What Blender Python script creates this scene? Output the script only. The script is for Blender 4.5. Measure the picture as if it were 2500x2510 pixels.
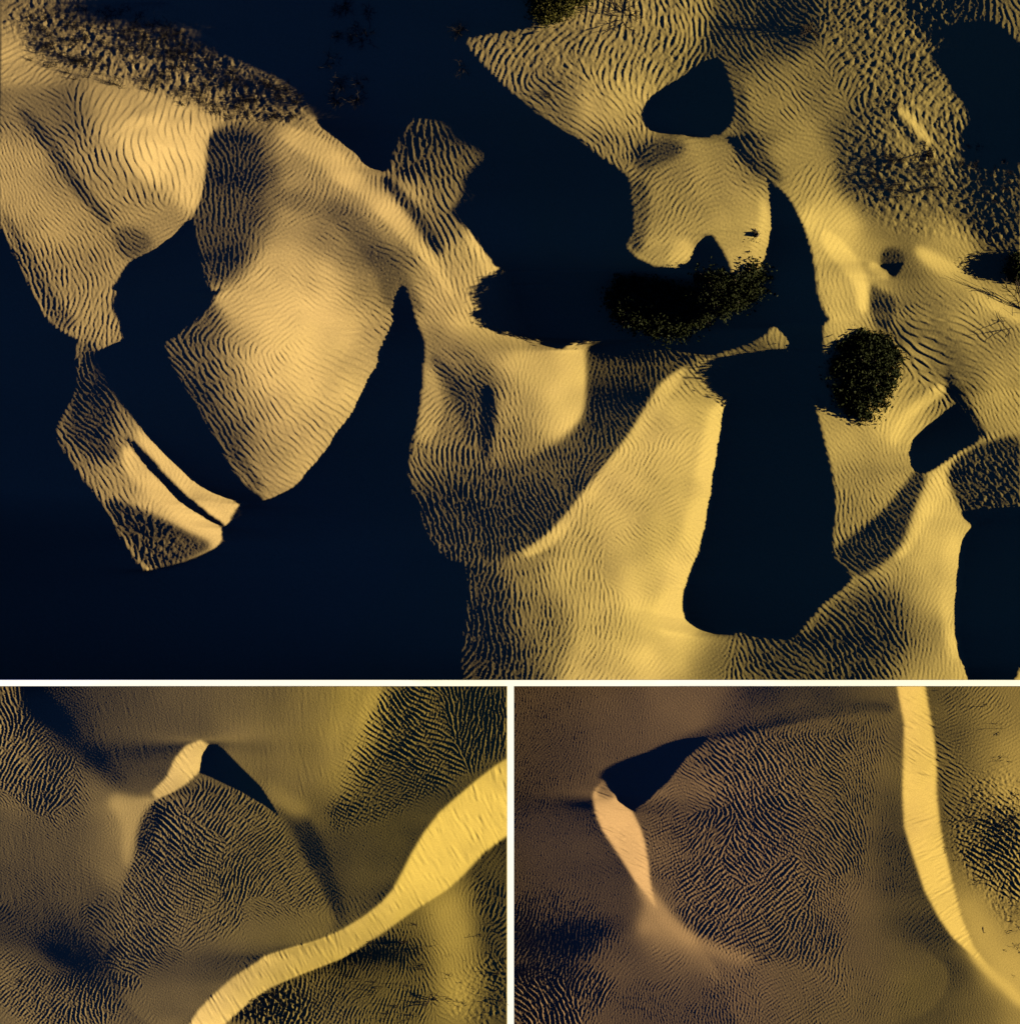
import bpy, math, random
import numpy as np

# ---------------------------------------------------------------- camera, sky, sun, exposure
scene = bpy.context.scene
for o in list(bpy.data.objects): bpy.data.objects.remove(o, do_unlink=True)
SUN_ELEVATION = 14.0                      # degrees; the sun stands due +x (right of the picture)
cam_data = bpy.data.cameras.new('camera'); cam = bpy.data.objects.new('camera', cam_data)
scene.collection.objects.link(cam); scene.camera = cam
CAM_H = 2400.0                            # drone view straight down through a long lens
cam.location = (0, 0, CAM_H); cam.rotation_euler = (0, 0, 0)
cam_data.sensor_fit = 'VERTICAL'; cam_data.sensor_height = 24.0
cam_data.lens = 24.0 * CAM_H / 100.4
cam_data.clip_start = 10.0; cam_data.clip_end = 8000.0

world = bpy.data.worlds.new('World'); scene.world = world; world.use_nodes = True
wn = world.node_tree.nodes; wl_ = world.node_tree.links
sky = wn.new('ShaderNodeTexSky'); sky.sky_type = 'NISHITA'; sky.sun_disc = False
sky.sun_elevation = math.radians(SUN_ELEVATION); sky.sun_rotation = math.radians(90)
sky.ozone_density = 10.0; sky.air_density = 1.0; sky.dust_density = 0.3
tint = wn.new('ShaderNodeMix'); tint.data_type = 'RGBA'; tint.blend_type = 'MULTIPLY'; tint.inputs['Factor'].default_value = 1.0
tint.inputs[7].default_value = (.45, .55, 1.25, 1)      # deep blue clear sky opposite a low sun, the same all round
wl_.new(sky.outputs['Color'], tint.inputs[6]); wl_.new(tint.outputs[2], wn['Background'].inputs['Color'])
wn['Background'].inputs['Strength'].default_value = 0.02

sun_data = bpy.data.lights.new('sun', 'SUN'); sun = bpy.data.objects.new('sun', sun_data)
scene.collection.objects.link(sun)
sun_data.energy = 5.0; sun_data.angle = math.radians(0.5); sun_data.color = (1.0, .81, .53)
sun.rotation_euler = (0, math.radians(90 - SUN_ELEVATION), 0); sun.location = (300, 0, 100)

scene.cycles.max_bounces = 4; scene.cycles.diffuse_bounces = 0
vs = scene.view_settings
vs.view_transform = 'Standard'; vs.look = 'None'; vs.exposure = 1.85; vs.gamma = 1.0; vs.use_curve_mapping = False

# === BEGIN TERRAIN MATH (plain numpy) ===
ELEV = math.radians(14.0)                 # sun height above the horizon, sun stands due +x
TAN_E, SIN_E, COS_E = math.tan(ELEV), math.sin(ELEV), math.cos(ELEV)
PEAK = 0.70                               # facing ratio of the best lit slip faces
MPP = 0.04                                # metres per unit of the survey grid used for the outlines below

def cr(ox, oy, k):
    return lambda *pts: [(ox + x / k, oy + y / k) for x, y in pts]
A, B, C = cr(0, 0, 2.1378), cr(800, 0, 2.1378), cr(1600, 0, 2.1378)
D, E, F = cr(0, 800, 2.1378), cr(800, 800, 2.1378), cr(1600, 800, 2.1378)
G, H, I, J = cr(0, 1660, 2.2734), cr(620, 1660, 2.2734), cr(1250, 1660, 2.2734), cr(1860, 1660, 2.2734)

def chaikin(p, n=2):
    p = np.array(p, float)
    for _ in range(n):
        q = np.roll(p, -1, 0)
        p = np.stack([.75 * p + .25 * q, .25 * p + .75 * q], 1).reshape(-1, 2)
    return p

def raster(poly, x0, y0, step, nx, ny, n=2):
    """coverage mask of a polygon on a grid (4 sub-rows, exact spans in x)"""
    p = chaikin(poly, n)
    xs, ys = (p[:, 0] - x0) / step, (p[:, 1] - y0) / step
    xe, ye = np.roll(xs, -1), np.roll(ys, -1)
    m = np.zeros((ny, nx), np.float32)
    lo, hi = max(0, int(ys.min()) - 1), min(ny, int(ys.max()) + 2)
    col = np.arange(nx)
    for j in range(lo, hi):
        for sub in (-.375, -.125, .125, .375):
            y = j + sub
            k = (ys <= y) != (ye <= y)
            if not k.any(): continue
            c = np.sort(xs[k] + (y - ys[k]) / (ye[k] - ys[k]) * (xe[k] - xs[k]))
            for a, b in zip(c[::2], c[1::2]):
                m[j] += .25 * np.clip(np.minimum(b, col + .5) - np.maximum(a, col - .5), 0, 1)
    return np.clip(m, 0, 1)

def blur(a, s):
    """gaussian blur with mirrored borders"""
    if s <= 0: return a
    r = int(3 * s) + 1
    k = np.exp(-.5 * (np.arange(-r, r + 1) / s) ** 2); k /= k.sum()
    for ax in (0, 1):
        n = a.shape[ax]
        pad = [(0, 0), (0, 0)]; pad[ax] = (r, r)
        b = np.pad(a, pad, mode='symmetric' if r < n else 'edge')
        L = b.shape[ax]
        ks = np.zeros(L); ks[:2 * r + 1] = k
        sh = [1, 1]; sh[ax] = L // 2 + 1
        f = np.fft.irfft(np.fft.rfft(b, axis=ax) * np.fft.rfft(ks).reshape(sh), n=L, axis=ax)
        sl = [slice(None)] * 2; sl[ax] = slice(2 * r, 2 * r + n)
        a = f[tuple(sl)]
    return a

def scatter(pts, X, Y, rad):
    """normalised gaussian interpolation of (x, y, values...)"""
    pts = np.array(pts, float)
    num = [np.zeros(X.shape) for _ in range(pts.shape[1] - 2)]; den = np.zeros(X.shape)
    for p in pts:
        d2 = (X - p[0]) ** 2 + (Y - p[1]) ** 2
        w = np.exp(-d2 / (2 * rad * rad)) + 1e-4 / (1 + d2 / (rad * rad)) ** 2
        den += w
        for i, v in enumerate(p[2:]): num[i] += w * v
    return [n / den for n in num]

def resample(a, nx, ny):
    """Catmull-Rom resize, end samples stay at the ends"""
    for ax, n in ((0, ny), (1, nx)):
        a = np.moveaxis(a, ax, 0)
        m = a.shape[0]
        t = np.linspace(0, m - 1, n); i = np.minimum(t.astype(int), m - 2); f = (t - i)[:, None]
        g = lambda k: a[np.clip(i + k, 0, m - 1)]
        p0, p1, p2, p3 = g(-1), g(0), g(1), g(2)
        a = p1 + .5 * f * (p2 - p0 + f * (2 * p0 - 5 * p1 + 4 * p2 - p3 + f * (3 * (p1 - p2) + p3 - p0)))
        a = np.moveaxis(a, 0, ax)
    return a

def relief(x0, y0, x1, y1, step, shadows, lit, dims, lam=.17, iters=36, rad=45, gam=1.85, cut=2, seed=0, boost=None, softn=.035, melt=0):
    """heightfield (metres) whose slopes face the low sun as listed: lee faces fall in the shade of their own crest"""
    nx, ny = int(round((x1 - x0) / step)) + 1, int(round((y1 - y0) / step)) + 1
    gx, gy = np.meshgrid(x0 + np.arange(nx) * step, y0 + np.arange(ny) * step)
    s = scatter(lit, gx, gy, rad)[0]
    s = blur(s, melt / step)
    if boost: s = np.where(s < .6, boost[0] * (np.maximum(s, .01) / .2) ** boost[1], s)
    hist = []
    for poly, val, fe in dims:
        m = blur(raster(poly, x0, y0, step, nx, ny, cut if fe < 3 else 2), fe / step)
        hist.append(s)                      # a negative value brings back the form of so many outlines before
        s = s * (1 - m) + (val if val > -1 else hist[int(val) - 1]) * m
    s = s * (1 + softn * lumps(nx, ny, step, 160, 77 + seed, .5))
    sh = np.zeros((ny, nx))
    for poly in shadows: sh = np.maximum(sh, raster(poly, x0, y0, step, nx, ny, cut))
    hard = sh > .5
    # place along each row's run of shade: 0 at its foot, 1 at its crest
    idx = np.arange(nx)[None, :].repeat(ny, 0)
    left = np.maximum.accumulate(np.where(~hard, idx, -1), 1)
    right = np.minimum.accumulate(np.where(~hard, idx, nx)[:, ::-1], 1)[:, ::-1]
    u = (idx - left) / np.maximum(right - left, 1)
    p_sh = TAN_E * 1.06 - .065 * (1 - 2 * u)
    p_sh = np.where(left < 0, np.maximum(p_sh, TAN_E * 1.12), p_sh)
    run = np.maximum(right - left, 2); rr = np.minimum(right, nx - 1); ll = np.maximum(left, 0); rows = np.arange(ny)[:, None]
    fix = np.zeros((ny, nx)); lx = np.arange(nx)[None, :] * TAN_E
    nl = np.where(s > .02, np.clip(s, .02, 1.05) ** gam, np.minimum(s, .02)) * PEAK
    # mirrored spectral solve of  min |zx - p|^2 + lam |zy|^2
    kx = np.fft.fftfreq(2 * nx) * 2 * np.pi; ky = np.fft.fftfreq(2 * ny) * 2 * np.pi
    lapx = 2 - 2 * np.cos(kx); lapy = 2 - 2 * np.cos(ky)
    den = lapx[None, :nx + 1] + lam * lapy[:, None] + 1e-7; 
    z = np.zeros((ny, nx)); acc = np.zeros((ny, nx - 1))
    p = np.where(hard, p_sh, 0.)
    q = np.zeros((ny, nx)); pe = np.zeros((ny, nx))
    hx = .5 * (hard[:, 1:].astype(float) + hard[:, :-1])
    for it in range(iters):
        pl = (SIN_E - nl * np.sqrt(1 + pe * pe + np.clip(q, -.7, .7) ** 2)) / COS_E
        if it > 6:                       # let every shade end at its own foot line
            hgt = z - lx
            top = np.maximum.accumulate(hgt[:, ::-1], 1)[:, ::-1]
            exc = top[rows, np.minimum(ll + 1, nx - 1)] - hgt[rows, ll]
            fix = np.where(hard & (left >= 0), np.clip(fix - .35 * (exc - .5) / run, -.12, .08), 0)
            pad_ = np.pad(fix, ((2, 2), (0, 0)), mode='edge'); hw = np.pad(hard.astype(float), ((2, 2), (0, 0)), mode='edge')
            num = sum(pad_[k:k + ny] * hw[k:k + ny] for k in range(5)); fix = np.where(hard, num / np.maximum(sum(hw[k:k + ny] for k in range(5)), 1e-6), 0)
        tgt = np.where(hard, p_sh + fix, pl)
        t = .5 * (tgt[:, 1:] + tgt[:, :-1])
        zx = z[:, 1:] - z[:, :-1]
        err = t - zx
        err = np.where((hx > .9) & (np.abs(err) < .05), err * .3, err)
        acc += (.6 if it else 1.) * np.clip(err, -.6, .6)
        d = np.zeros((ny, nx)); d[:, :-1] += acc; d[:, 1:] -= acc       # minus divergence of acc
        dm = np.concatenate([d, d[:, ::-1]], 1); dm = np.concatenate([dm, dm[::-1]], 0)
        z = -np.fft.irfft2(np.fft.rfft2(dm) / den, s=dm.shape)[:ny, :nx]
        z -= z.mean()
        pe = np.gradient(z, axis=1); q = np.gradient(z, axis=0)
    z = blur(z, .45)
    return z * step * MPP, s, sh

def ripple_field(nx, ny, step, x0, y0, pts, rad, seed, lams, passes=2, nang=12, spread=22, chaos=9, saw=1., peak=0., wscale=1.):
    """sand ripples: noise drawn through oriented band filters that follow the listed crest lines.
    pts: x, y, crest angle (deg, counter clockwise), wavelength, slope. Returns height in grid units of length"""
    rng = np.random.default_rng(seed)
    gx, gy = np.meshgrid(x0 + np.arange(nx) * step, y0 + np.arange(ny) * step)
    P = [(x, y, math.cos(2 * math.radians(a)), math.sin(2 * math.radians(a)), math.log(w), s) for x, y, a, w, s in pts]
    cs, sn, lw, amp = scatter(P, gx[::4, ::4], gy[::4, ::4], rad)
    f = lambda a: resample(a, nx, ny)
    warp = blur(rng.standard_normal((ny // 4 + 1, nx // 4 + 1)), 5)
    warp = resample(warp / warp.std(), nx, ny) * math.radians(chaos)
    th = .5 * np.arctan2(f(sn), f(cs)) + warp                # crest direction
    wl = np.exp(f(lw)) * wscale; amp = f(amp)
    nrm = th - math.pi / 2                                    # across the ripples, towards the sun side
    nrm = (nrm + math.pi / 2) % math.pi - math.pi / 2
    FX = np.fft.fftfreq(nx, step)[None, :]; FY = -np.fft.fftfreq(ny, step)[:, None]
    R = np.hypot(FX, FY) + 1e-9; T = np.arctan2(FY, FX)
    kb = (nrm + math.pi / 2) / math.pi * nang                  # 0..nang
    mb = np.clip(np.interp(np.log(wl), np.log(lams), np.arange(len(lams))), 0, len(lams) - 1.001)
    src = rng.standard_normal((ny, nx))
    for ps in range(passes):
        S = np.fft.fft2(src); u = np.zeros((ny, nx), complex)
        for m, L in enumerate(lams):
            wm = np.clip(1 - np.abs(mb - m), 0, 1)
            if wm.max() < .01: continue
            band = np.exp(-.5 * ((np.log(R * L)) / (.34 if ps == 0 else .30)) ** 2)
            for k in range(nang):
                a = -math.pi / 2 + k * math.pi / nang
                dk = np.abs((kb - k + nang / 2) % nang - nang / 2)
                w = wm * np.clip(1 - dk, 0, 1)
                if w.max() < .01: continue
                da = (T - a + math.pi) % (2 * math.pi) - math.pi
                g = np.fft.ifft2(S * band * np.exp(-.5 * (da / math.radians(spread)) ** 2))
                u += w * g
        mag = np.abs(u); ref = np.sqrt(blur(mag ** 2, 40 / step)) + 1e-12
        v = u / ref
        src = np.real(v) / (.35 + np.abs(v))
    a = np.abs(v); a = np.clip(a, 0, 1.7) ** .9
    ph = np.angle(v)
    prof = (1 - .45 * peak) * np.sin(ph) + saw * (.48 * np.sin(2 * ph) + .26 * np.sin(3 * ph) + .1 * np.sin(4 * ph)) + peak * 1.9 * ((.5 + .5 * np.cos(ph - .5)) ** 3 - .31)
    return prof * a * amp * wl / (2 * math.pi)

def keep_shade(z, sh, m):
    """inside a shade outline the sand stays under the line of sight to the sun (scan from the sun side)"""
    ny, nx = z.shape; z = z.copy(); hard = sh > .6
    M = z[:, -1] - (nx - 1) * m * TAN_E
    for i in range(nx - 1, -1, -1):
        zc = z[:, i] - i * m * TAN_E
        deep = hard[:, i] & hard[:, min(i + 5, nx - 1)]
        zc = np.where(deep, np.minimum(zc, M - .05), zc)
        M = np.maximum(M, zc); z[:, i] = zc + i * m * TAN_E
    return z

def lumps(nx, ny, step, lam, seed, width=.35):
    rng = np.random.default_rng(seed)
    FX = np.fft.fftfreq(nx, step)[None, :]; FY = np.fft.fftfreq(ny, step)[:, None]
    R = np.hypot(FX, FY) + 1e-9
    n = np.real(np.fft.ifft2(np.fft.fft2(rng.standard_normal((ny, nx))) * np.exp(-.5 * (np.log(R * lam) / width) ** 2)))
    return n / n.std()
# --- outlines of the large dune field ---
BIG_SHADOWS = [
  A((820,-20),(860,70),(960,130),(1090,175),(1180,240),(1280,300),(1400,370),(1540,430),(1600,500),(1650,600),(1690,650),(1780,720),(1850,780),(1920,850))
  + B((60,730),(130,780),(200,850),(290,900),(335,880),(360,760),(420,640),(480,610),(560,620),(650,650),(740,700),(800,750),(828,805),(815,865),(785,925),(740,980),(690,1040),(690,1090),(720,1160),(800,1270),(870,1350),(930,1430),(965,1490),(985,1560),(1005,1640),(1050,1740))
  + E((1040,30),(1140,95),(1240,125),(1290,80),(1350,85),(1500,70),(1700,90),(1920,130))
  + F((120,115),(260,160),(340,150),(500,90),(600,40)) + C((600,1740),(650,1695),(720,1760))
  + F((750,130),(640,115),(480,150),(380,220),(380,270),(430,340),(380,430),(360,560),(340,700),(310,900),(280,1080),(230,1230),(170,1370),(160,1480),(200,1560),(260,1590),(350,1620),(420,1620),(480,1590),(640,1640),(740,1640),(850,1500),(920,1430),(1000,1370),(1050,1320),(1000,1260),(935,1190),(950,1050),(960,900),(940,760),(910,640),(880,520),(850,400),(810,310),(880,390),(940,450),(900,200),(890,0))
  + C((900,1700),(930,1680),(890,1620),(860,1530),(850,1420),(830,1300),(790,1180),(720,1040),(640,970),(590,930),(615,990),(628,1080),(628,1200),(610,1330),(570,1430),(500,1500),(420,1450),(390,1350),(340,1270),(300,1220),(270,1240),(230,1300),(190,1410),(20,1400))
  + B((1700,1390),(1620,1350),(1565,1290),(1615,1200),(1600,1050),(1590,940),(1560,900),(1500,860),(1440,820),(1380,770),(1300,710),(1220,670),(1150,620),(1050,540),(960,480),(880,400),(800,310),(740,240),(730,200),(830,180),(1000,160),(1110,140),(1080,60),(1060,-20)),
  A((1010,1130),(960,1190),(890,1260),(800,1330),(700,1380),(640,1440),(605,1510),(610,1600),(630,1690),(690,1790))
  + D((640,85),(540,120),(530,160),(580,250),(650,370),(740,510),(800,590),(870,670),(950,740),(1030,820),(1110,870),(1200,900),(1270,935),(1310,925),(1400,915),(1330,860),(1280,820),(1200,730),(1150,630),(1090,520),(1020,400),(950,290),(890,170),(860,90),(900,70),(960,20))
  + A((980,1720),(1080,1640),(1130,1560),(1190,1490),(1120,1540),(1090,1480),(1060,1420),(1020,1200)),
  A((-30,1120),(0,1180),(30,1240),(90,1350),(150,1480),(200,1600),(250,1680),(330,1740),(420,1780))
  + D((405,100),(410,200),(400,330),(350,430),(280,550),(330,640),(400,750),(460,830),(520,900),(570,990),(640,1110),(700,1210),(760,1290),(850,1280),(950,1250),(1050,1210),(1140,1160),(1160,1140),(1170,1080),(1200,1050),(1220,970),(1270,940),(1310,925),(1420,910),(1500,880),(1580,810),(1680,700),(1780,570),(1860,450),(1924,350))
  + E((0,650),(60,580),(130,470),(210,330),(270,200),(320,80),(340,0)) + B((345,1790),(360,1650),(370,1560),(400,1470),(440,1560),(470,1680),(520,1790))
  + E((520,100),(510,200),(500,350),(480,500),(440,640),(430,750),(450,850),(480,950),(520,1080),(580,1180),(660,1230),(740,1250),(730,1330),(735,1450),(720,1600),(700,1740),(730,1900)) + D((900,1900),(300,1900),(-60,1900),(-60,1850),(-60,1000)) + A((-60,1150)),
  C((350,300),(385,370),(410,450),(435,540),(425,620),(385,685),(330,715),(200,715),(100,705),(10,690),(-30,650),(-55,595),(0,510),(90,440),(200,395),(280,340)),
  C((1560,290),(1640,230),(1680,170),(1690,110),(1800,130),(1860,180),(1960,280),(1960,880),(1800,890),(1760,860),(1730,790),(1700,700),(1740,620),(1690,540),(1620,460),(1590,370)),
  F((1520,480),(1420,540),(1370,600),(1355,650),(1365,740),(1400,770),(1440,770),(1480,745),(1550,700),(1600,660),(1720,600),(1700,540),(1640,460),(1600,400),(1560,440)),
  F((1960,910),(1850,960),(1770,1010),(1690,1060),(1640,1130),(1620,1260),(1610,1400),(1595,1560),(1620,1700),(1665,1900),(1960,1900)),
  C((1315,1370),(1270,1392),(1245,1425),(1260,1460),(1288,1425)),
  D((640,555),(760,650),(860,770),(960,870),(1080,970),(1190,1045),(1170,1060),(1060,1000),(950,920),(840,820),(740,700)),
]
BIG_DIMS = [   # outline, how lit, softness
  (A((1090,690),(1200,640),(1370,660),(1450,800),(1470,950),(1460,1120),(1370,1310),(1230,1520),(960,1500),(960,1250),(1000,1120),(1040,1000),(1060,850)), .36, 13),
  (A((1060,730),(1130,670),(1200,660),(1330,690),(1380,800),(1395,950),(1370,1120),(1300,1280),(1200,1480),(960,1500),(940,1250),(1000,1125),(1030,1000),(1050,850)), .23, 7),
  (A((700,500),(1000,560),(1120,665),(1085,725),(1078,850),(1063,1000),(1018,1120),(960,1180),(700,1100)), -2, 1.5),
  (E((1350,60),(1924,100),(1960,190),(1800,300),(1700,430),(1600,600),(1470,760),(1360,900),(1250,1040),(1120,1160),(900,1260),(760,1250),(590,1190),(480,1000),(430,850),(700,740),(950,720),(1100,680),(1250,580),(1330,490),(1355,400),(1360,250)), .26, 8),
  (E((1375,130),(1750,110),(1720,400),(1580,600),(1470,730),(1330,860),(1250,800),(1400,500)), .2, 10),
  (E((1960,160),(1760,275),(1680,405),(1580,575),(1450,735),(1340,875),(1230,1015),(1100,1135),(900,1225),(1000,1500),(1960,900)), -2, 1.5),
  (E((1200,100),(1355,100),(1357,250),(1352,400),(1325,490),(1240,560),(1100,500)), -3, 2),
  (F((1370,750),(1310,840),(1210,960),(1120,1040),(960,1150),(950,1200),(1060,1330),(1200,1250),(1300,1150),(1360,980),(1420,830),(1440,780)), .2, 4),
  (F((1520,740),(1720,600),(1960,570),(1960,930),(1850,960),(1690,1060),(1600,950)), .2, 5),
  (F((740,1640),(1000,1370),(1250,1330),(1350,1500),(1250,1900),(520,1900),(480,1600)), .24, 25),
  (A((60,40),(700,-20),(1250,300),(1620,500),(1650,630),(1200,640),(800,470),(150,320)), .42, 20),
  (A((700,60),(880,80),(1250,310),(1620,520),(1640,600),(1300,560),(1000,330)), .27, 16),
  (C((500,-20),(800,50),(880,200),(760,250),(600,170)), .14, 14),
  (C((1600,820),(1950,800),(1950,1320),(1850,1250),(1700,1000)), .17, 20),
  (D((420,80),(520,100),(560,250),(620,400),(560,560),(640,700),(520,700),(320,580),(400,330)), .2, 10),
  (D((520,880),(760,960),(1000,1085),(1140,1150),(950,1250),(760,1290),(640,1100)), .22, 6),
  (B((1580,790),(1680,740),(1900,740),(1850,820),(1700,880),(1640,900)), .2, 8),
  (C((380,700),(440,720),(540,850),(600,940),(560,920),(450,820)), .1, 5),
]
BIG_FORM = [
  (E((830,300),(875,320),(895,450),(880,560),(850,720),(825,700),(795,600),(810,470)), .1, 6),   # crests and hollows: outline, how lit, softness
  (A((100,540),(220,640),(340,800),(450,980),(600,1160),(560,1190),(400,1030),(290,850),(170,700),(80,580)), .3, 8),
  (A((560,1200),(700,1180),(820,1260),(740,1340),(640,1360)), .33, 10),
  (A((0,1100),(100,1330),(250,1650),(330,1740),(420,1700),(330,1600),(200,1400),(60,1150)), .36, 8),
  (A((600,640),(900,560),(1060,700),(1050,950),(900,1000),(700,900)), 1.0, 14),
  (A((1400,980),(1600,1000),(1924,1120),(1924,1200),(1650,1120),(1420,1080)), .42, 14),
  (A((1400,650),(1600,670),(1790,790)) + B((120,860),(250,980),(400,1120),(560,1330),(700,1560),(640,1560),(480,1330),(330,1170),(180,1030),(0,900)) + A((1600,800),(1460,710)), .97, 11),
  (B((0,1020),(150,1100),(300,1250),(420,1440),(520,1620),(480,1650),(380,1500),(250,1340),(100,1200),(0,1140)), .36, 10),
  (B((300,900),(420,1010),(520,1130),(620,1300),(590,1350),(480,1190),(380,1060),(290,960)), .17, 7),
  (B((80,1150),(240,1240),(350,1400),(390,1500),(350,1620),(300,1600),(270,1450),(170,1310),(70,1210)), .33, 12),
  (B((760,1180),(860,1330),(980,1480),(1060,1740),(1140,1810),(1000,1760),(900,1560),(800,1380),(720,1220)), .98, 9),
  (D((870,140),(960,290),(1080,480),(1200,700),(1320,850),(1400,860),(1290,700),(1160,460),(1040,260),(970,110)), .26, 9),
  (D((1350,100),(1700,-100),(1800,100),(1700,350),(1450,450),(1300,300)), .98, 70),
  (D((640,600),(760,700),(900,860),(1060,1000),(1150,1060),(1150,1130),(1000,1060),(800,900),(640,760)), 1.0, 8),
  (D((700,520),(840,640),(1000,830),(1200,930),(1210,1010),(1080,960),(900,800),(740,620)), .95, 7),
  (C((400,400),(450,560),(420,680),(560,880),(640,960),(690,960),(610,820),(490,640),(490,450)), .28, 8),
  (C((880,1180),(1000,1270),(1090,1380),(1130,1500),(1125,1640),(1075,1640),(1060,1500),(990,1400),(890,1300)), 1.12, 7),
  (C((1140,1470),(1190,1520),(1280,1560),(1250,1720),(1170,1720),(1130,1600)), .17, 7),
  (C((1140,1360),(1240,1430),(1235,1470),(1120,1410)), 1.05, 4),
  (C((1210,1290),(1300,1300),(1330,1370),(1270,1390),(1225,1425),(1185,1380)), .22, 5),
  (C((1380,1270),(1550,1350),(1720,1490),(1940,1650),(1940,1720),(1700,1570),(1500,1430),(1370,1340)), .95, 10),
  (C((1250,560),(1330,570),(1480,750),(1440,760),(1340,680)), .9, 5),
  (C((1220,520),(1260,560),(1400,740),(1380,790),(1280,640)), .12, 5),
  (F((1280,640),(1330,520),(1450,400),(1560,330),(1530,290),(1400,370),(1290,470),(1220,600)), 1.0, 9),
  (F((1540,200),(1620,330),(1700,480),(1760,580),(1720,590),(1620,430),(1530,330)), .08, 6),
  (F((1480,750),(1440,840),(1400,960),(1330,1130),(1250,1230),(1330,1200),(1440,1010),(1530,900),(1560,880),(1520,770)), 1.0, 8),
  (F((1560,1050),(1640,1100),(1610,1260),(1590,1500),(1620,1750),(1540,1750),(1500,1400),(1520,1200)), .95, 12),
  (F((430,340),(360,560),(310,900),(230,1230),(160,1400),(160,1540),(260,1600),(150,1650),(0,1600),(60,1300),(180,1000),(250,600),(330,400)), 1.08, 12),
  (E((1900,190),(1760,290),(1600,570),(1360,880),(1120,1130),(1000,1200),(1090,1210),(1260,1090),(1490,800),(1690,520),(1850,300)), .92, 6),
  (E((1600,560),(1800,500),(1840,900),(1780,1250),(1600,1350),(1450,1050)), .82, 60),
  (E((720,1300),(860,1260),(960,1400),(950,1870),(700,1870)), .2, 16),
  (E((560,130),(700,250),(780,380),(800,560),(760,640),(700,500),(640,320),(540,180)), .3, 9),
  (E((520,200),(580,250),(620,450),(560,600),(470,620),(490,450)), .72, 8),
  (B((1590,920),(1700,960),(1680,1200),(1640,1340),(1570,1290)), .28, 10),
  (C((560,1000),(620,1120),(610,1320),(540,1420),(500,1300),(560,1180)), .92, 8),
  (C((100,1280),(220,1250),(190,1400),(60,1400)), .9, 8),
]
BIG_DIMS = [(p, v, f * .65) for p, v, f in BIG_FORM] + BIG_DIMS
BIG_LIT = [(60,130,.75),(60,20,.45),(300,290,.85),(70,280,.5),(374,350,.95),(430,380,.9),(300,500,.6),(230,420,.75),(187,374,.42),(150,320,.45),(215,450,.5),(60,400,.7),(100,550,.72),(50,610,.5),(120,740,.55),(200,760,.6),(270,600,.6),(330,560,.6),
(702,351,.6),(820,380,.7),(678,515,.65),(795,538,.5),(725,678,.85),(750,800,.97),(800,760,.95),(900,700,.65),(945,650,.35),(468,940,.3),(515,1010,.3),(560,1100,.3),(600,950,.6),(700,900,.9),(800,900,.95),(870,850,.75),(700,1050,.72),(620,1150,.5),(680,1190,.75),(800,1080,.8),
(300,960,.45),(400,1080,.9),(500,1200,1.),(560,1280,1.),(300,1150,.6),(400,1220,.9),(500,1290,1.),(270,1090,.4),
(847,374,.7),(987,538,.95),(1080,678,.8),(917,538,.55),(954,585,.45),(1034,350,.25),(1127,350,.3),(1104,468,.5),(1057,538,.3),(1174,655,.9),(1127,655,.6),(1197,795,.85),(1280,850,.9),
(1080,917,.6),(1150,940,.3),(1268,987,.65),(1338,917,.9),(1422,917,1.),(1385,1010,.95),(1268,1104,.5),(1080,1057,.5),(1127,1151,.3),(1000,800,.6),
(1174,1455,.15),(1175,1600,.2),(1221,1548,.3),(1314,1502,.5),(1268,1385,.5),(1408,1408,.74),(1502,1548,.82),(1619,1525,1.),(1642,1572,1.),(1502,1221,.84),(1595,1268,.8),(1665,1268,.92),(1619,1034,.84),(1717,987,.9),(1740,917,.5),(1834,856,.4),(1918,814,.6),(1650,1400,.9),
(1221,117,.45),(1361,140,.5),(1548,117,.55),(1338,257,.4),(1502,257,.75),(1502,365,.5),(1595,444,.5),(1740,398,.6),(1834,538,.65),(1870,608,.85),(1647,515,.55),(1670,631,.75),
(1647,47,.55),(1834,70,.25),(1927,37,.15),(1810,131,.25),(1881,234,.55),(1951,398,.62),(1834,351,.4),(2044,585,.9),(2115,678,1.),(2068,702,.75),(2021,678,.7),(2161,748,.25),(2161,631,.7),(2208,622,.15),(2278,608,.7),(2348,655,.75),(2395,748,.7),(2278,748,.45),(2185,187,.4),(2068,70,.35),(2021,210,.45),(2115,327,.3),(2255,327,.6),(2325,327,.4),(2161,444,.25),(2302,444,.35),(2442,491,.15),(2465,585,.2),(2208,538,.45),(2465,23,.35),(2372,23,.12),(2120,740,.95),
(2185,1034,.9),(2068,1080,.7),(2138,1151,.6),(2091,1244,.55),(2185,1198,.65),(2278,940,.55),(2208,987,.75),(2348,917,.3),(2442,940,.7),(2419,847,.55),(2278,1221,.9),(2302,1338,.9),(2325,1455,.85),(2208,1385,.65),(2255,1548,.5),(2339,1642,.8),(1647,1595,.9),(1740,1642,.4)]
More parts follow.
